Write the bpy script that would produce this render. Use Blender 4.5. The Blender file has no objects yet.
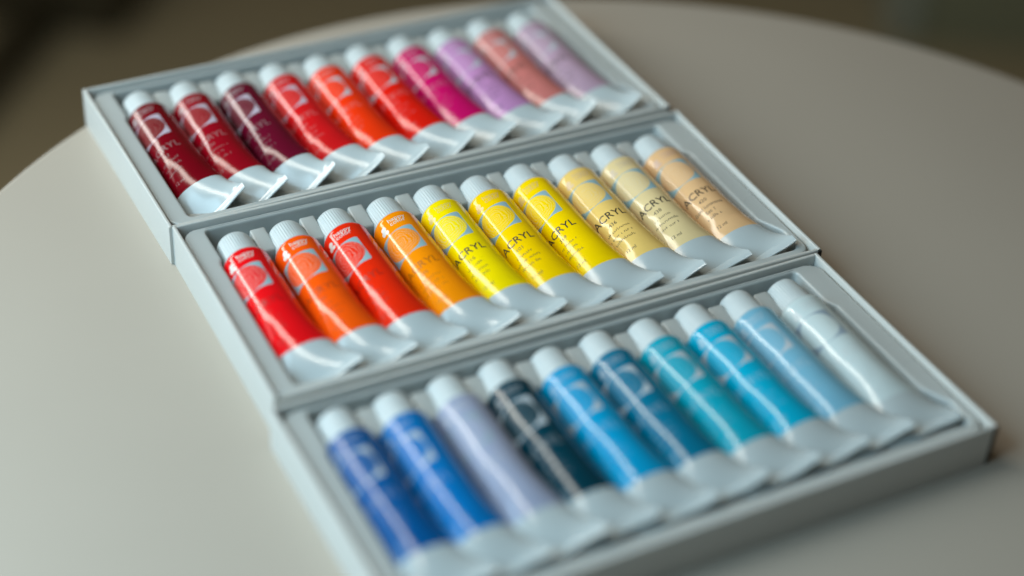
import bpy, bmesh, math, random
from math import sin, cos, pi, radians, sqrt, atan2
from mathutils import Vector, Matrix

random.seed(11)
scene = bpy.context.scene
COL = scene.collection
MM = 0.001
Z0 = 0.7377                      # height of the tray rims above the floor; table top is 17.7 mm lower
TABLE_Z = Z0 - 0.0177

# ------------------------------------------------------------------ materials
def srgb(r, g, b):
    f = lambda c: (c / 255 / 12.92) if c / 255 <= 0.04045 else ((c / 255 + 0.055) / 1.055) ** 2.4
    return (f(r), f(g), f(b), 1.0)

class NT:
    def __init__(self, name):
        self.m = bpy.data.materials.new(name)
        self.m.use_nodes = True
        self.t = self.m.node_tree
        self.b = self.t.nodes['Principled BSDF']
    def n(self, kind, **kw):
        nd = self.t.nodes.new(kind)
        for k, v in kw.items():
            setattr(nd, k, v)
        return nd
    def l(self, a, b):
        self.t.links.new(a, b)
    def val(self, s, v):
        self.b.inputs[s].default_value = v
    def math(self, op, a, b=None, c=None, clamp=False):
        nd = self.n('ShaderNodeMath', operation=op)
        nd.use_clamp = clamp
        for i, x in enumerate((a, b, c)):
            if x is None: continue
            if isinstance(x, (int, float)): nd.inputs[i].default_value = x
            else: self.l(x, nd.inputs[i])
        return nd.outputs[0]
    def mix(self, f, a, b):
        nd = self.n('ShaderNodeMix', data_type='RGBA')
        for s, x in ((nd.inputs[0], f), (nd.inputs[6], a), (nd.inputs[7], b)):
            if isinstance(x, (int, float, tuple)): s.default_value = x
            else: self.l(x, s)
        return nd.outputs[2]

def surface(name, color, rough, var=0.06, scale=60, bump=0.0, bscale=400, rvar=0.08, spec=0.5, coat=0.0):
    k = NT(name)
    tc = k.n('ShaderNodeTexCoord')
    nz = k.n('ShaderNodeTexNoise'); nz.inputs['Scale'].default_value = scale; nz.inputs['Detail'].default_value = 6
    k.l(tc.outputs['Object'], nz.inputs['Vector'])
    lo = tuple(c * (1 - var) for c in color[:3]) + (1,)
    hi = tuple(min(1, c * (1 + var)) for c in color[:3]) + (1,)
    k.l(k.mix(nz.outputs[0], lo, hi), k.b.inputs['Base Color'])
    r = k.math('MULTIPLY_ADD', nz.outputs[0], rvar * 2, rough - rvar)
    k.l(r, k.b.inputs['Roughness'])
    k.val('Specular IOR Level', spec)
    k.val('Coat Weight', coat)
    if bump:
        n2 = k.n('ShaderNodeTexNoise'); n2.inputs['Scale'].default_value = bscale; n2.inputs['Detail'].default_value = 4
        k.l(tc.outputs['Object'], n2.inputs['Vector'])
        bp = k.n('ShaderNodeBump'); bp.inputs['Strength'].default_value = bump; bp.inputs['Distance'].default_value = 0.0004
        k.l(n2.outputs[0], bp.inputs['Height'])
        k.l(bp.outputs[0], k.b.inputs['Normal'])
    return k.m

M_CARTON = surface('white_carton_board', (0.50, 0.505, 0.475, 1), 0.55, var=.04, bump=.25, bscale=900)
M_CARTON_IN = surface('raw_carton_edge', (0.42, 0.39, 0.34, 1), 0.8, var=.08, bump=.3)
M_DARK = surface('dark_printed_board', (0.015, 0.014, 0.010, 1), 0.6)
M_INSERT = surface('grey_white_formed_plastic', (0.42, 0.445, 0.43, 1), 0.30, var=.03, scale=40, bump=.12, bscale=300)
M_CAP = surface('white_cap_plastic', (0.47, 0.525, 0.53, 1), 0.38, var=.03, scale=200, bump=.1)
M_TUBE = surface('white_tube_laminate', (0.43, 0.485, 0.49, 1), 0.17, var=.03, scale=80, bump=.10, bscale=120, rvar=.04)
M_TABLE = surface('off_white_table_laminate', (0.405, 0.362, 0.302, 1), 0.42, var=.03, scale=9, bump=.05, bscale=1500, rvar=.05)
M_RIM = surface('table_edge_band', (0.50, 0.46, 0.38, 1), 0.45)
M_METAL = surface('grey_painted_steel', (0.3, 0.3, 0.29, 1), 0.4)
M_FLOOR = surface('olive_brown_floor', (0.36, 0.29, 0.17, 1), 0.6, var=.12, scale=1.3)
M_WOOD = surface('dark_stained_wood', (0.05, 0.04, 0.02, 1), 0.5, scale=12)
M_PANEL = surface('dark_green_panel', (0.20, 0.20, 0.125, 1), 0.5, scale=5)
M_PANEL_EDGE = surface('pale_panel_edge', (0.30, 0.32, 0.26, 1), 0.5, scale=5)
M_INK = surface('dark_ink', (0.035, 0.028, 0.02, 1), 0.35)
M_INK_PALE = surface('pale_ink', (0.55, 0.55, 0.55, 1), 0.35)

def label_material(name, rgb, pale=False, ring_amt=0.35, frame=(0.30, 0.42, 0.46, 1)):
    """Printed sleeve. UV: u = millimetres round the tube from the artwork's middle, v = millimetres from the cap."""
    k = NT(name)
    uv = k.n('ShaderNodeUVMap'); uv.uv_map = 'print'
    sep = k.n('ShaderNodeSeparateXYZ'); k.l(uv.outputs[0], sep.inputs[0])
    u, v = sep.outputs[0], sep.outputs[1]
    cy = 17.5
    dv = k.math('SUBTRACT', v, cy)
    # rounded square
    u = k.math('MULTIPLY', u, .92)
    au = k.math('SUBTRACT', k.math('ABSOLUTE', u), 6.6)
    av = k.math('SUBTRACT', k.math('ABSOLUTE', dv), 6.6)
    mu = k.math('MAXIMUM', au, 0.0); mv = k.math('MAXIMUM', av, 0.0)
    d = k.math('SQRT', k.math('ADD', k.math('MULTIPLY', mu, mu), k.math('MULTIPLY', mv, mv)))
    d = k.math('SUBTRACT', d, 0.9)
    sq = k.math('LESS_THAN', d, 0.0)
    # circle cut from it
    rr = k.math('SQRT', k.math('ADD', k.math('MULTIPLY', u, u), k.math('MULTIPLY', dv, dv)))
    circ = k.math('LESS_THAN', rr, 7.25)
    # finger-print like swirl inside the circle
    nz = k.n('ShaderNodeTexNoise'); nz.inputs['Scale'].default_value = 0.32; nz.inputs['Detail'].default_value = 1
    k.l(uv.outputs[0], nz.inputs['Vector'])
    w = k.math('ADD', rr, k.math('MULTIPLY', nz.outputs[0], 3.0))
    sw = k.math('GREATER_THAN', k.math('SINE', k.math('MULTIPLY', w, 2 * pi / 1.15)), 0.05)
    n3 = k.n('ShaderNodeTexNoise'); n3.inputs['Scale'].default_value = 1.6
    k.l(uv.outputs[0], n3.inputs['Vector'])
    sw = k.math('MULTIPLY', sw, k.math('GREATER_THAN', n3.outputs[0], 0.40))
    base = rgb
    light = tuple(c + (f - c) * ring_amt for c, f in zip(rgb[:3], (0.62, 0.58, 0.50))) + (1,)
    inner = k.mix(sw, base, light)
    art = k.mix(circ, frame, inner)
    n4 = k.n('ShaderNodeTexNoise'); n4.inputs['Scale'].default_value = 0.12; n4.inputs['Detail'].default_value = 3
    k.l(uv.outputs[0], n4.inputs['Vector'])
    var = k.mix(n4.outputs[0], tuple(c * .90 for c in rgb[:3]) + (1,), tuple(min(1, c * 1.08) for c in rgb[:3]) + (1,))
    k.l(k.mix(sq, var, art), k.b.inputs['Base Color'])
    k.l(k.math('MULTIPLY_ADD', n4.outputs[0], .05, .075), k.b.inputs['Roughness'])
    k.val('Specular IOR Level', 0.40)
    return k.m

# ------------------------------------------------------------------ helpers
def link(name, verts, faces, mats, parent=None, smooth=True, mat_ids=None, angle=None):
    me = bpy.data.meshes.new(name)
    me.from_pydata([tuple(v) for v in verts], [], faces)
    if not isinstance(mats, (list, tuple)): mats = [mats]
    for m in mats: me.materials.append(m)
    if mat_ids: me.polygons.foreach_set('material_index', mat_ids)
    bm = bmesh.new(); bm.from_mesh(me)
    bmesh.ops.recalc_face_normals(bm, faces=bm.faces)
    bm.to_mesh(me); bm.free()
    if smooth:
        me.polygons.foreach_set('use_smooth', [True] * len(me.polygons))
        if angle: me.set_sharp_from_angle(angle=radians(angle))
    o = bpy.data.objects.new(name, me)
    COL.objects.link(o)
    o.parent = parent
    return o

def thing(name, label, cat, loc, rz=0.0, group=None):
    o = bpy.data.objects.new(name, None)
    COL.objects.link(o)
    o.empty_display_size = 0.01
    o.location = loc; o.rotation_euler = (0, 0, rz)
    o['label'] = label; o['category'] = cat
    if group: o['group'] = group
    return o

def bevel_box(lo, hi, bev=0.0, seg=2):
    """verts, faces of a bevelled box"""
    bm = bmesh.new()
    bmesh.ops.create_cube(bm, size=1)
    c = [(a + b) / 2 for a, b in zip(lo, hi)]; s = [b - a for a, b in zip(lo, hi)]
    for v in bm.verts:
        v.co = Vector([c[i] + v.co[i] * s[i] for i in range(3)])
    if bev:
        bmesh.ops.bevel(bm, geom=bm.edges[:], offset=bev, segments=seg, profile=.5, affect='EDGES')
    bm.verts.index_update()
    vs = [v.co.copy() for v in bm.verts]; fs = [[v.index for v in f.verts] for f in bm.faces]
    bm.free()
    return vs, fs

def add(vs, fs, more):
    n = len(vs)
    vs.extend(more[0]); fs.extend([[i + n for i in f] for f in more[1]])

def rounded(poly, radii, seg=6):
    """fillet the corners of a closed polygon (counter clockwise list of (x, y))"""
    out = []
    n = len(poly)
    for i in range(n):
        p = Vector(poly[i]); a = (Vector(poly[i - 1]) - p); b = (Vector(poly[(i + 1) % n]) - p)
        r = radii[i] if isinstance(radii, (list, tuple)) else radii
        an = a.angle(b)
        d = min(r / math.tan(an / 2), a.length * .45, b.length * .45)
        rr = d * math.tan(an / 2)
        a.normalize(); b.normalize()
        c = p + (a + b).normalized() * (rr / sin(an / 2))
        s = p + a * d - c; e = p + b * d - c
        ang = atan2(s.x * e.y - s.y * e.x, s.dot(e))
        for j in range(seg + 1):
            t = ang * j / seg
            out.append((c.x + s.x * cos(t) - s.y * sin(t), c.y + s.x * sin(t) + s.y * cos(t)))
    return out

def inset(poly, d):
    """move a ccw polygon inwards by d"""
    n = len(poly); out = []
    for i in range(n):
        p0, p1, p2 = Vector(poly[i - 1]), Vector(poly[i]), Vector(poly[(i + 1) % n])
        e1 = (p1 - p0).normalized(); e2 = (p2 - p1).normalized()
        n1 = Vector((-e1.y, e1.x)); n2 = Vector((-e2.y, e2.x))
        m = (n1 + n2)
        m = m / max(m.length_squared / 2, .4)
        out.append(tuple(p1 + m * d))
    return out

# ------------------------------------------------------------------ camera (solved from the photograph's tray corners)
def rot(rx, ry, rz):
    return Matrix.Rotation(rz, 3, 'Z') @ Matrix.Rotation(ry, 3, 'Y') @ Matrix.Rotation(rx, 3, 'X')
cam_d = bpy.data.cameras.new('camera')
cam = bpy.data.objects.new('camera', cam_d); COL.objects.link(cam)
cam.matrix_world = Matrix.Translation((-0.16358, -0.64533, 0.40296 + Z0)) @ rot(0.91342, -0.05721, -0.48822).to_4x4()
cam_d.sensor_width = 36; cam_d.lens = 1786.08 / 1024 * 36
cam_d.clip_start = 0.02; cam_d.clip_end = 60
cam_d.dof.use_dof = True
cam_d.dof.focus_distance = 0.692
cam_d.dof.aperture_fstop = 2.25
cam_d.dof.aperture_blades = 0
scene.camera = cam

# ------------------------------------------------------------------ setting
def lathe(profile, seg=96, cap0=True, cap1=True):
    vs, fs = [], []
    for r, z in profile:
        for i in range(seg):
            a = 2 * pi * i / seg
            vs.append((r * cos(a), r * sin(a), z))
    for j in range(len(profile) - 1):
        for i in range(seg):
            k = (i + 1) % seg
            fs.append([j * seg + i, j * seg + k, (j + 1) * seg + k, (j + 1) * seg + i])
    if cap0: fs.append(list(range(seg))[::-1])
    if cap1: fs.append([(len(profile) - 1) * seg + i for i in range(seg)])
    return vs, fs

fl = link('floor', [(-6, -4, 0), (8, -4, 0), (8, 8, 0), (-6, 8, 0)], [[0, 1, 2, 3]], M_FLOOR)
fl['kind'] = 'structure'

tb = thing('round_table', 'round off-white laminate table the three trays of paint lie on', 'table', (0.1452, -0.2497, 0))
R = 0.2903
top = [(R - .02, TABLE_Z - .024), (R - .004, TABLE_Z - .024), (R - .001, TABLE_Z - .021), (R, TABLE_Z - .016), (R, TABLE_Z - .004),
       (R - .0006, TABLE_Z - .0018), (R - .002, TABLE_Z - .0004), (R - .004, TABLE_Z)]
link('tabletop', *lathe(top, 256), M_TABLE, tb, angle=40)
link('pedestal', *lathe([(.03, .03), (.03, TABLE_Z - .03), (.07, TABLE_Z - .0245)], 48), M_METAL, tb, angle=40)
link('base', *lathe([(.19, .0), (.19, .008), (.18, .014), (.035, .03)], 64), M_METAL, tb, angle=40)

# ------------------------------------------------------------------ trays
W, D, H = 225.0, 108.7, 17.7
WT = 1.5
WELL_L, WELL_BACK, WELL_FRONT, WELL_RB, WELL_RF = 10.2, -4.9, -102.4, 212.0, 219.5
X0, PITCH = 20.3, 20.25
FLZ = -2.0                                       # flange height

def wall(p, q, h0, h1, bow=0.0, n=24, inward=(0, 0)):
    """thin folded board wall from p to q (mm), bowed a little, with a rounded fold on top"""
    vs, fs = [], []
    px, py = p; qx, qy = q
    L = sqrt((qx - px) ** 2 + (qy - py) ** 2); tx, ty = (qx - px) / L, (qy - py) / L
    nx, ny = inward
    prof = [(0, h0), (0, h1 - .45), (.12, h1 - .15), (.4, h1), (WT - .4, h1), (WT - .12, h1 - .15), (WT, h1 - .45), (WT, h0)]
    m = len(prof)
    for i in range(n + 1):
        s = i / n
        b = bow * sin(pi * s)
        for (d, z) in prof:
            k = b * (z - h0) / (h1 - h0)
            vs.append(((px + tx * L * s + nx * (d + k)) * MM, (py + ty * L * s + ny * (d + k)) * MM, z * MM))
    for i in range(n):
        for j in range(m):
            k = (j + 1) % m
            fs.append([i * m + j, i * m + k, (i + 1) * m + k, (i + 1) * m + j])
    fs.append(list(range(m))); fs.append([n * m + j for j in range(m)])
    return vs, fs

def make_insert(parent):
    outer = rounded([(2.3, -106.4), (222.7, -106.4), (222.7, -2.7), (2.3, -2.7)], 6.5, 10)
    well = rounded([(WELL_L, WELL_FRONT), (WELL_RF, WELL_FRONT), (WELL_RF, -90), (WELL_RB + 2.2, -80), (WELL_RB + 2.2, -29), (WELL_RB, -25), (WELL_RB, WELL_BACK), (WELL_L + 1.2, WELL_BACK),
                    (WELL_L + 1.2, -24), (WELL_L, -27)],
                   [2.5, 4, 6, 6, 3, 3, 2, 2, 3, 3], 6)
    bm = bmesh.new()
    def ring(poly, z):
        return [bm.verts.new((x * MM, y * MM, z * MM)) for x, y in poly]
    def bridge(a, b):
        n = len(a)
        for i in range(n):
            bm.faces.new((a[i], a[(i + 1) % n], b[(i + 1) % n], b[i]))
    rings = [ring(outer, -12.0), ring(outer, FLZ - 1.0)]
    for d, z in ((.1, .55), (.35, .2), (.8, .03), (1.2, 0)):
        rings.append(ring(inset(outer, d), FLZ - z))
    for a, b in zip(rings, rings[1:]): bridge(a, b)
    wr = []
    for d, z in ((-1.3, 0), (-.85, .03), (-.4, .22), (-.12, .6), (0, 1.1), (.7, 13.6), (1.1, 14.3), (1.9, 14.7)):
        wr.append(ring(inset(well, d), FLZ - z))
    for a, b in zip(wr, wr[1:]): bridge(b, a)
    edges = []
    for r in (rings[-1], wr[0]):
        for i in range(len(r)):
            edges.append(bm.edges.get((r[i], r[(i + 1) % len(r)])))
    bmesh.ops.triangle_fill(bm, edges=edges, use_beauty=True, use_dissolve=False, normal=(0, 0, 1))
    bm.faces.new(wr[-1])
    bm.verts.index_update()
    vs = [v.co.copy() for v in bm.verts]; fs = [[v.index for v in f.verts] for f in bm.faces]
    bm.free()
    ins = link('insert', vs, fs, M_INSERT, parent, angle=45)
    # ramp added under the flattened ends to brighten the dark gaps there
    x0, x1 = WELL_L + .6, WELL_RF - .8
    vs = []
    for y, z in ((-78, FLZ - 14.0), (-84, FLZ - 9.5), (-96, FLZ - 5.5), (-101.0, FLZ - 2.4), (-102.1, FLZ - 1.6)):
        for x in (x0, x0 + .6, x1 - (5.5 if y > -88 else .6), x1 - (5 if y > -88 else 0)):
            vs.append((x * MM, y * MM, z * MM))
    fs = [[r * 4 + c, r * 4 + c + 1, r * 4 + c + 5, r * 4 + c + 4] for r in range(4) for c in range(3)]
    link('gap_fill_ramp', vs, fs, M_INSERT, ins)
    # moulded ribs between the caps
    for k in range(9):
        xc = X0 + PITCH * (k + .5) + .2
        y0, y1 = WELL_BACK - 4.6, -22.6
        zt0, zt1 = FLZ - 0.9, FLZ - 2.6
        bm = bmesh.new()
        co = []
        for (y, zt) in ((y0, zt0), (y1, zt1)):
            for (x, z) in ((-3.6, FLZ - 14.9), (3.6, FLZ - 14.9), (3.2, zt), (-3.2, zt)):
                co.append(bm.verts.new(((xc + x) * MM, y * MM, z * MM)))
        for f in ((0, 1, 2, 3), (7, 6, 5, 4), (0, 4, 5, 1), (1, 5, 6, 2), (2, 6, 7, 3), (3, 7, 4, 0)):
            bm.faces.new([co[i] for i in f])
        ed = [e for e in bm.edges if max(v.co.z for v in e.verts) > (FLZ - 5) * MM]
        bmesh.ops.bevel(bm, geom=ed, offset=.9 * MM, segments=3, profile=.5, affect='EDGES')
        bm.verts.index_update()
        v2 = [v.co.copy() for v in bm.verts]; f2 = [[v.index for v in f.verts] for f in bm.faces]
        bm.free()
        link('rib', v2, f2, M_INSERT, ins, angle=50)
    return ins

def make_tray(label, loc, rz, bows, seams):
    t = thing('paint_tray', label, 'tray', (loc[0], loc[1], TABLE_Z), rz, 'open carton trays of paint tubes')
    holder = t
    up = H                                            # walls measured from the table
    def place(o):
        return o
    # board floor
    vs, fs = bevel_box((1.6 * MM, (-D + 1.6) * MM, .3 * MM), ((W - 1.6) * MM, -1.6 * MM, 1.0 * MM))
    place(link('carton_base', vs, fs, M_CARTON, holder, smooth=False))
    g = WT + .15
    for nm, p, q, inw, bow, h in (('side_wall', (0, -.4), (0, -D + .4), (1, 0), bows[0], up),
                               ('side_wall', (W, -.4), (W, -D + .4), (-1, 0), bows[1], up),
                               ('side_wall', (g, 0), (W - g, 0), (0, -1), bows[2], up - .15),
                               ('side_wall', (g, -D), (W - g, -D), (0, 1), bows[3], up - .15)):
        vs, fs = wall(p, q, 0.0, h, bow, inward=inw)
        place(link(nm, vs, fs, M_CARTON, holder, angle=50))
    # dark printed wrap at the front-right edge, dark strip at the back-left seam
    for (x0, y0, x1, y1) in ((W - 1.5, -D - .25, W + .12, -D + .35), (-.3, -.3, .35, .25))[:seams]:
        vs, fs = bevel_box((x0 * MM, y0 * MM, .4 * MM), (x1 * MM, y1 * MM, (up - .7) * MM), .08 * MM)
        place(link('corner_edge', vs, fs, M_DARK, holder, smooth=False))
    ins = make_insert(t)
    ins.location = (0, 0, H * MM)
    return t

TRAYS = [(0.00000, 0.00000, 0.00000), (0.00120, -0.10778, -0.02020), (-0.00406, -0.21950, -0.01048)]
tray_labels = ['rearmost paint tray, holding dark red, scarlet, magenta and pale pink tubes',
               'middle paint tray, holding orange, yellow and beige tubes',
               'front paint tray, holding blue, turquoise and pale grey tubes']
for i, (x, y, a) in enumerate(TRAYS):
    make_tray(tray_labels[i], (x, y), a, [(.2, .5, .3, .5), (.3, .2, .2, .1), (.2, .3, .2, .2)][i], (1, 2, 1)[i])

# ------------------------------------------------------------------ paint tubes
TR = 9.5                       # tube radius
HW = pi * TR / 2                # half width of the flattened end
Y_SH, Y_LAB0, Y_LAB1, Y_END, Y_CR = 0.0, 0.9, 58.5, 72.6, 75.9    # millimetres from the shoulder
NPHI = 72

def curl(lo, hi, n=60):
    """flattened end seen end-on: rises from left to right; arc length -> (h, z)"""
    pts = [(0.0, 0.0)]
    h = z = 0.0; du = 2 * HW / n
    for i in range(n):
        f = (i + .5) / n
        sl = radians(lo + (hi - lo) * f)
        h += cos(sl) * du; z += sin(sl) * du
        pts.append((h, z))
    mh, mz = pts[n // 2]
    return [(a - mh, b - mz) for a, b in pts]
def curl_at(u, C):
    f = (u + HW) / (2 * HW) * 60
    i = max(0, min(59, int(f))); t = f - i
    a, b = C[i], C[i + 1]
    return a[0] + (b[0] - a[0]) * t, a[1] + (b[1] - a[1]) * t

class TubeShape:
    def __init__(self, seed, dent, lo=12, hi=32, tz=1.0, sh=2.5):
        r = random.Random(seed)
        self.w = [(r.uniform(.05, .16), r.uniform(.5, 1.6), r.uniform(-2, 2), r.uniform(0, 6.3)) for _ in range(6)]
        self.dents = [(r.uniform(-.6, 1.5), r.uniform(22, 58), r.uniform(2.5, 6.0), r.uniform(.3, .7), r.uniform(.15, .45) * dent) for _ in range(5)]
        self.lift = r.uniform(-.6, .6)
        self.p = r.uniform(2.1, 2.5)
        k = r.uniform(-4, 4)
        self.C = curl(lo + k, hi + k + r.uniform(-4, 4)); self.tz = tz; self.sh = sh + r.uniform(-.4, .4)
        self.amp = .35 + .5 * dent
    def beta(self, y):
        t = max(0.0, (y - 33) / (Y_END - 33))
        return min(1.0, t ** self.p)
    def point(self, phi, y):
        """phi: 0 = right, pi/2 = top; returns local mm (x right, y towards the cap is +, z up) about the axis"""
        b = self.beta(min(y, Y_END))
        cx, cz = TR * cos(phi), TR * sin(phi)
        u = HW * cos(phi)                               # ellipse-like flattening
        ul = HW * (1 - 2 * (phi % (2 * pi)) / pi) if (phi % (2 * pi)) <= pi else HW * (2 * (phi % (2 * pi)) / pi - 3)
        u = u * (1 - b) + ul * b
        fx, fz = curl_at(max(-HW, min(HW, u)), self.C)
        fz += self.lift * b + .25 * sin(phi)
        x = cx * (1 - b) + (fx + self.sh) * b
        z = cz * (1 - b) + (fz + self.tz) * b
        # rounded shoulder edge
        if y < Y_LAB0 + 1.2:
            k = 1 - .05 * max(0, (Y_LAB0 + 1.2 - y) / 1.2) ** 2
            x *= k; z *= k
        # dents and ripples of soft laminate
        d = 0.0
        g = min(1, max(0, (y - 6) / 20)) * (1 - b) * min(1, max(0, (Y_END - y) / 8))
        for a, f, sh, ph in self.w:
            d += a * .35 * sin(y * .17 * f + phi * 2 * f + ph + sh)
        for pc, yc, wy, wp, am in self.dents:
            e = ((phi - pi / 2 - pc) / wp) ** 2 + ((y - yc) / wy) ** 2
            if e < 9: d -= am * math.exp(-e)
        d *= g * self.amp
        x += d * cos(phi); z += d * sin(phi)
        return (x, -y, z)
    def lifted(self, u, y, off):
        """point above the sleeve at u mm clockwise (right) from the top"""
        phi = pi / 2 - u / TR
        e = .02
        p = Vector(self.point(phi, y))
        a = Vector(self.point(phi + e, y)) - Vector(self.point(phi - e, y))
        b = Vector(self.point(phi, y + .3)) - Vector(self.point(phi, y - .3))
        n = a.cross(b).normalized()
        if n.dot(Vector((cos(phi), 0, sin(phi)))) < 0: n = -n
        return p + n * off


_textcache = {}
def text_mesh(s, bold=0.0):
    """flat triangles of a word, one unit tall letters, centred"""
    key = (s, bold)
    if key in _textcache: return _textcache[key]
    cu = bpy.data.curves.new('word', 'FONT')
    cu.body = s; cu.align_x = 'CENTER'; cu.align_y = 'CENTER'; cu.size = 1.0; cu.offset = bold
    cu.resolution_u = 2
    o = bpy.data.objects.new('word', cu)
    COL.objects.link(o)
    dg = bpy.context.evaluated_depsgraph_get()
    me = bpy.data.meshes.new_from_object(o.evaluated_get(dg))
    vs = [v.co.copy() for v in me.vertices]; fs = [list(p.vertices) for p in me.polygons]
    bm = bmesh.new(); bm.from_mesh(me)
    for _ in range(5):
        ed = [e for e in bm.edges if e.calc_length() > .11]
        if not ed: break
        bmesh.ops.subdivide_edges(bm, edges=ed, cuts=1)
        bmesh.ops.triangulate(bm, faces=[f for f in bm.faces if len(f.verts) > 4])
    bm.verts.index_update()
    vs = [v.co.copy() for v in bm.verts]; fs = [[v.index for v in f.verts] for f in bm.faces]
    bm.free()
    bpy.data.objects.remove(o); bpy.data.curves.remove(cu); bpy.data.meshes.remove(me)
    _textcache[key] = (vs, fs)
    return vs, fs

def scribble(rng, width):
    """a line of small print too fine to read: short strokes"""
    vs, fs = [], []
    x = -width / 2
    while x < width / 2:
        w = rng.uniform(.28, .55); h = rng.choice((.55, .55, .6, .95))
        if rng.random() < .14: x += .6
        for (a, b, c, d) in ((x, -.3, x + .16, -.3 + h), (x, rng.choice((-.3, .1)), x + w, 0)):
            b, d = (b, d) if d > b else (b, b + .16)
            if c - a > .2: d = b + .15
            n = len(vs)
            vs += [Vector((a, b, 0)), Vector((c, b, 0)), Vector((c, d, 0)), Vector((a, d, 0))]
            fs.append([n, n + 1, n + 2, n + 3])
        x += w + .16
    return vs, fs

def ring_shape(r0, r1, n=28):
    vs = [Vector((r * cos(2 * pi * i / n), r * sin(2 * pi * i / n), 0)) for r in (r0, r1) for i in range(n)]
    return vs, [[i, (i + 1) % n, n + (i + 1) % n, n + i] for i in range(n)]

def blob():
    """small three-lobed emblem beside the brand words"""
    vs, fs = [], []
    for cx, cy, r in ((0, .55, .62), (-.42, -.35, .58), (.35, -.6, .45)):
        n = len(vs); m = 14
        vs += [Vector((cx + r * cos(2 * pi * i / m), cy + r * sin(2 * pi * i / m), cx * .02)) for i in range(m)]
        fs.append([n + i for i in range(m)])
    return vs, fs

def lathe_y(profile, seg, rib=0.0, ribs=40):
    """profile of (radius, y) turned about the y axis, optionally ribbed"""
    vs, fs = [], []
    for r, y, k in profile:
        for i in range(seg):
            a = 2 * pi * i / seg
            q = r + k * rib * (1 if (i % 4) < 2 else -1)
            vs.append((q * cos(a) * MM, y * MM, q * sin(a) * MM))
    for j in range(len(profile) - 1):
        for i in range(seg):
            k = (i + 1) % seg
            fs.append([j * seg + i, j * seg + k, (j + 1) * seg + k, (j + 1) * seg + i])
    fs.append(list(range(seg))); fs.append([(len(profile) - 1) * seg + i for i in range(seg)])
    return vs, fs

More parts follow.
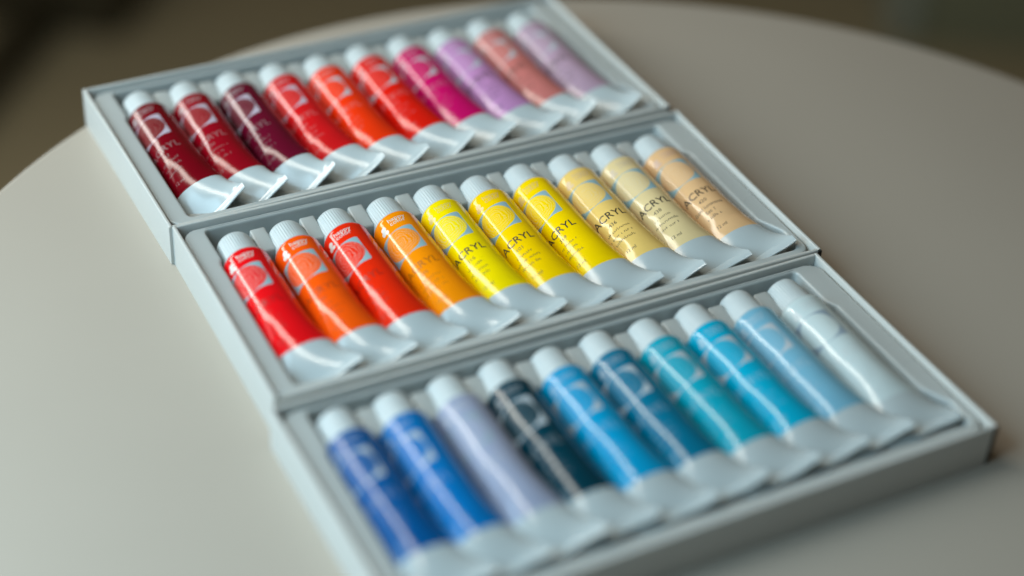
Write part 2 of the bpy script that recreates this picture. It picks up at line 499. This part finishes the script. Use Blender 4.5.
CAP_ME = None
def make_tube(desc, group, loc, rz, rgb, seed, opts):
    global CAP_ME
    rng = random.Random(seed)
    S = TubeShape(seed, opts.get('dent', .5), *opts['tail'])
    t = thing('paint_tube', desc, 'paint tube', loc, rz, group)
    ax = opts['axis_z']                                     # height of the axis over the thing's base
    # ---- sleeve (the coloured, printed stretch) and white body (shoulder + tail)
    ys_lab = [Y_LAB0 + (Y_LAB1 - Y_LAB0) * i / 60 for i in range(61)]
    ys_tail = [Y_LAB1 + (Y_END - Y_LAB1) * i / 22 for i in range(23)]
    phis = [2 * pi * i / NPHI for i in range(NPHI)]
    u0 = opts.get('u0', -6.5)
    # white body
    vs, fs = [], []
    prof = [(7.2, -.5), (8.0, -.1), (8.6, .15), (8.98, .45)]
    rows = 0
    for r, y in prof:
        for p in phis: vs.append((r * cos(p) * MM, -y * MM, (r * sin(p) + ax) * MM))
        rows += 1
    for p in phis:
        x, y, z = S.point(p, Y_LAB0); vs.append((x * MM, y * MM, (z + ax) * MM))
    rows += 1
    for j in range(rows - 1):
        for i in range(NPHI):
            k = (i + 1) % NPHI
            fs.append([j * NPHI + i, j * NPHI + k, (j + 1) * NPHI + k, (j + 1) * NPHI + i])
    link('shoulder', vs, fs, M_TUBE, t, angle=60)
    vs, fs = [], []
    base = 0
    for y in ys_tail:
        for p in phis:
            q = S.point(p, y); vs.append((q[0] * MM, q[1] * MM, (q[2] + ax) * MM))
    for j in range(len(ys_tail) - 1):
        for i in range(NPHI):
            k = (i + 1) % NPHI
            fs.append([base + j * NPHI + i, base + j * NPHI + k, base + (j + 1) * NPHI + k, base + (j + 1) * NPHI + i])
    link('body', vs, fs, M_TUBE, t, angle=60)
    # sleeve + print
    vs, fs, ids, uvs = [], [], [], []
    for y in ys_lab:
        for p in phis:
            q = S.point(p, y); vs.append((q[0] * MM, q[1] * MM, (q[2] + ax) * MM))
    seam = 3 * NPHI // 4                                     # underside
    for j in range(len(ys_lab) - 1):
        for i in range(NPHI):
            k = (i + 1) % NPHI
            fs.append([j * NPHI + i, j * NPHI + k, (j + 1) * NPHI + k, (j + 1) * NPHI + i]); ids.append(0)
    def put(shape, size, uc, yc, mat, off=.03, sx=1.0):
        n = len(vs)
        for v in shape[0]:
            q = S.lifted(u0 + uc + v.x * size * sx, yc - v.y * size, off + v.z * .5)
            vs.append((q.x * MM, q.y * MM, (q.z + ax) * MM))
        for f in shape[1]:
            fs.append([n + i for i in f]); ids.append(mat)
    put(text_mesh('happy', .006), 3.1, 4.4, Y_LAB0 + 3.9, 2)
    put(text_mesh('color', .006), 3.1, 4.2, Y_LAB0 + 6.0, 2)
    put(blob(), 2.0, -2.4, Y_LAB0 + 6.6, 2)
    put(text_mesh('ACRYL', .008), 5.4, .8, Y_LAB0 + 33.4, 1, sx=.93)
    put(text_mesh(opts['no'], 0), 2.5, .2, Y_LAB0 + 38.2, 1)
    lines = opts.get('lines')
    for i in range(3):
        if lines and i < len(lines): put(text_mesh(lines[i], 0), 2.3, .2, Y_LAB0 + 41.6 + 2.9 * i, 1)
        else: put(scribble(rng, rng.uniform(5, 8.5)), 1.35, .2, Y_LAB0 + 41.6 + 2.9 * i, 1, sx=.95)
    put(text_mesh('12 ml', 0), 2.1, .2, Y_LAB0 + 53.0, 1)
    lab = link('label', vs, fs, [opts['mat'], opts['ink'], opts['brand']], t, mat_ids=ids)
    # artwork coordinates in millimetres
    uvl = lab.data.uv_layers.new(name='print')
    nv = len(ys_lab) * NPHI
    for poly in lab.data.polygons:
        if poly.material_index: continue
        cols = [vi % NPHI for vi in poly.vertices]
        wrap = max(cols) - min(cols) > 2
        for li, vi in zip(poly.loop_indices, poly.vertices):
            if vi >= nv: continue
            c = vi % NPHI
            if wrap and c < NPHI // 2: c += NPHI
            ang = pi / 2 - 2 * pi * c / NPHI                # right of the top is positive
            if (max(cols) if not wrap else NPHI) > seam: ang += 2 * pi
            uvl.data[li].uv = (ang * TR - u0, ys_lab[vi // NPHI] - Y_LAB0)
    # ---- folded crimp
    vs, fs = [], []
    n = 40
    for y, th in ((Y_END - .2, .28), (Y_END + .15, .42), (Y_CR - .2, .42), (Y_CR, .3)):
        for sgn in (1, -1):
            for i in range(n + 1):
                u = -HW + 2 * HW * i / n
                h, z = curl_at(u, S.C)
                vs.append(((h + S.sh) * MM, -(y + .25 * sin(u * .35 + seed)) * MM, (z + S.tz + S.lift + sgn * th + ax) * MM))
    m = n + 1
    for a in range(3):
        for s in range(2):
            o1 = (a * 2 + s) * m; o2 = ((a + 1) * 2 + s) * m
            for i in range(n): fs.append([o1 + i, o1 + i + 1, o2 + i + 1, o2 + i])
    for a in (0, 3):
        o1, o2 = a * 2 * m, (a * 2 + 1) * m
        for i in range(n): fs.append([o1 + i, o1 + i + 1, o2 + i + 1, o2 + i])
    for a in range(3):
        for i in (0, n):
            fs.append([a * 2 * m + i, (a * 2 + 1) * m + i, ((a + 1) * 2 + 1) * m + i, (a + 1) * 2 * m + i])
    link('crimp', vs, fs, M_TUBE, t, angle=50)
    # ---- cap
    if CAP_ME is None:
        prof = [(7.5, -.3, 0), (7.6, .1, .6), (7.55, 1.0, 1), (7.2, 11.2, 1), (7.05, 12.2, .7), (6.8, 12.9, .2), (6.2, 13.4, 0), (5.4, 13.6, 0), (5.2, 13.3, 0)]
        vs, fs = lathe_y(prof, 176, .11)
        c = link('cap', vs, fs, M_CAP, t, angle=60)
        CAP_ME = c.data
    else:
        c = bpy.data.objects.new('cap', CAP_ME); COL.objects.link(c); c.parent = t
    c.location = (0, 0, ax * MM)
    c.rotation_euler = (0, rng.uniform(0, .14), 0)
    return t

# colours: (name, label rgb (sRGB of the dye), printed-ink tone)
TUBES = [
 [('dark crimson', (112, 3, 18)), ('crimson red', (140, 6, 24)), ('maroon', (98, 10, 36)), ('carmine red', (200, 22, 26)), ('bright orange-red', (232, 52, 12)),
  ('scarlet red', (214, 26, 12)), ('magenta', (190, 12, 92)), ('lilac', (180, 128, 174)), ('salmon pink', (190, 112, 106)), ('pale greyish pink', (172, 144, 162))],
 [('signal red', (222, 14, 22)), ('clear orange', (238, 84, 10)), ('vermilion red', (226, 40, 10)), ('amber orange', (240, 138, 6)), ('lemon yellow', (240, 212, 2)),
  ('golden yellow', (240, 197, 0)), ('warm yellow', (242, 203, 0)), ('straw beige', (228, 192, 108)), ('pale cream beige', (216, 194, 144)), ('peach', (218, 176, 128))],
 [('deep cobalt blue', (0, 80, 140)), ('mid blue', (0, 106, 172)), ('pale lavender', (146, 154, 176)), ('dark blue-black', (0, 52, 66)), ('cerulean blue', (0, 142, 188)),
  ('dark teal blue', (0, 104, 134)), ('sea green turquoise', (8, 150, 172)), ('bright turquoise', (0, 158, 190)), ('powder blue', (112, 166, 188)), ('pale silver grey', (186, 200, 200))],
]
tray_name = ['rear', 'middle', 'front']
tray_tubes = ['red and pink tubes in the rear tray', 'orange, yellow and beige tubes in the middle tray', 'blue and grey tubes in the front tray']
ORD = ['first', 'second', 'third', 'fourth', 'fifth', 'sixth', 'seventh', 'eighth', 'ninth', 'last']
SHIFT = [1.5, 0.0, 4.0]
BASEZ = 1.2                                                   # top of the formed floor over the table
for ti in range(3):
    tx, ty, ta = TRAYS[ti]
    for k, (nm, c) in enumerate(TUBES[ti]):
        rng = random.Random(100 * ti + k)
        pale_ink = (ti == 0 and k < 7) or ti == 2
        rgb = srgb(*c)
        frame = (0.27, 0.42, 0.46, 1) if ti == 1 else (0.42, 0.47, 0.50, 1)
        if ti == 0 and k < 4: frame = (0.45, 0.40, 0.47, 1)
        if ti == 2 and k in (2, 9): frame = (0.27, 0.34, 0.40, 1)
        ring = [[.12] * 10, [.30, .25, .28, .22, .30, .16, .22, .22, .25, .18], [.12] * 10][ti][k]
        mat = label_material(nm.replace(' ', '_') + '_label_print', rgb, ring_amt=ring, frame=frame)
        if ti == 1 and k < 4:
            ink = surface(nm.replace(' ', '_') + '_dark_ink', tuple(v * .45 for v in rgb[:3]) + (1,), .35)
        elif pale_ink:
            ink = surface(nm.replace(' ', '_') + '_pale_ink', tuple(v * .65 + (.10 if ti == 0 else .14) for v in rgb[:3]) + (1,), .35)
        else: ink = M_INK
        brand_rgb = {0: tuple(v * .45 + .22 for v in rgb[:3]), 1: (0.62, .60, .55) if k < 4 else tuple(v * .72 + .05 for v in rgb[:3][:2]) + (rgb[2] * .5 + .16,),
                     2: tuple(v * .6 + .2 for v in rgb[:3])}[ti]
        brand = surface(nm.replace(' ', '_') + '_brand_ink', tuple(brand_rgb) + (1,), .35)
        x = X0 + PITCH * k + rng.uniform(-.35, .35)
        y = -25.4 + SHIFT[ti] + rng.uniform(-.8, .8)
        wx = tx + (cos(ta) * x - sin(ta) * y) * MM; wy = ty + (sin(ta) * x + cos(ta) * y) * MM
        if k == 0: where = f'at the left end of the {tray_name[ti]} tray'
        elif k == 9: where = f'at the right end of the {tray_name[ti]} tray'
        else: where = f'between the {TUBES[ti][k-1][0]} and {TUBES[ti][k+1][0]} tubes'
        opts = dict(tail=[(27, 44, .2, 1.7), (8, 25, 1.4, 1.9), (3, 19, 2.2, 2.3)][ti], axis_z=9.6, u0=rng.uniform(-8.4, -5.6) if not (ti == 1 and k >= 8) else -5.2, dent=[.7 if k < 5 else .35, .22, .2][ti] if not (ti == 1 and k >= 7) else 1.1,
                    mat=mat, ink=ink, brand=brand, no='420' if (ti == 1 and k == 9) else str(rng.randint(100, 480)),
                    lines=['Gold luminous', 'Set 1'] if (ti == 1 and k == 9) else None)
        make_tube(f'{nm} paint tube {where}', tray_tubes[ti], (wx, wy, TABLE_Z + BASEZ * MM), ta + rng.uniform(-.018, .018), rgb, 1000 + ti * 50 + k, opts)

# ------------------------------------------------------------------ dim room beyond the table (only what shows, out of focus)
ft = thing('furniture_base', 'dark blurred furniture foot on the floor beyond the left side of the table', 'furniture', (0.313, 1.350, 0), 0.891)
link('foot', *bevel_box((-.45, -.022, 0), (.0, .022, .05), .01), M_WOOD, ft, angle=40)
link('post', *bevel_box((-.03, -.10, 0), (.16, .10, .40), .02), M_WOOD, ft, angle=40)

cb = thing('cabinet', 'low dark green-grey cabinet in shadow beyond the right edge of the table', 'cabinet', (1.29, 0.90, 0), -0.55)
link('side_panel', *bevel_box((0.036, 0, 0), (1.2, .5, .75), .004), M_PANEL, cb, angle=40)
link('corner_post', *bevel_box((0, -.004, 0), (.034, .5, .752), .006), M_PANEL_EDGE, cb, angle=40)

# ------------------------------------------------------------------ light
w = bpy.data.worlds.new('World'); scene.world = w
w.use_nodes = True
bg = w.node_tree.nodes['Background']
bg.inputs[0].default_value = (1.0, 0.77, 0.50, 1); bg.inputs[1].default_value = 0.08

def area(name, loc, target, sx, sy, power, color):
    d = bpy.data.lights.new(name, 'AREA'); d.shape = 'RECTANGLE'; d.size = sx; d.size_y = sy
    d.energy = power; d.color = color
    o = bpy.data.objects.new(name, d); COL.objects.link(o)
    o.location = loc
    o.rotation_euler = (Vector(target) - Vector(loc)).to_track_quat('-Z', 'Y').to_euler()
    return o
def bar(name, a, b, width, target, radiance, color):
    """long strip light from a to b, facing the trays"""
    a, b, t = Vector(a), Vector(b), Vector(target)
    mid = (a + b) / 2; y = (b - a).normalized()
    z = (mid - t); z = (z - y * z.dot(y)).normalized(); x = y.cross(z)
    L = (b - a).length
    o = area(name, mid, target, width, L, radiance * pi * width * L, color)
    m = Matrix((x, y, z)).transposed().to_4x4(); m.translation = mid
    o.matrix_world = m
    return o
AIM = (0.10, -.18, Z0)
bar('streak_lamp', (-.70, .68, Z0 + .22), (-.05, -.12, Z0 + 1.08), .105, AIM, 18.0, (1.0, .95, 0.84))  # slanted strip in place of a window, shaped to trace the tube highlights
bar('low_streak_lamp', (-.34, .97, Z0 + .29), (-.70, .76, Z0 + .28), .20, AIM, 15.0, (1.0, .98, 0.92))  # unseen strip added so rear-tray tubes catch a streak near their caps
bar('side_streak_lamp', (-.71, .75, Z0 + .28), (-.93, .50, Z0 + .33), .16, AIM, 3.5, (1.0, 1.0, 0.97))  # extra strip added to carry the cap streaks on to the nearer trays
area('soft_lamp', (-0.54, -0.23, Z0 + 0.43), (0.06, -.22, Z0), .62, .62, 8.0, (0.62, .95, 1.16))

vs_ = scene.view_settings
vs_.view_transform = 'Standard'; vs_.look = 'None'; vs_.gamma = 1; vs_.exposure = -0.33; vs_.use_curve_mapping = False
scene.cycles.use_denoising = True
scene.cycles.max_bounces = 8
scene.cycles.caustics_reflective = False
scene.cycles.sample_clamp_indirect = 6
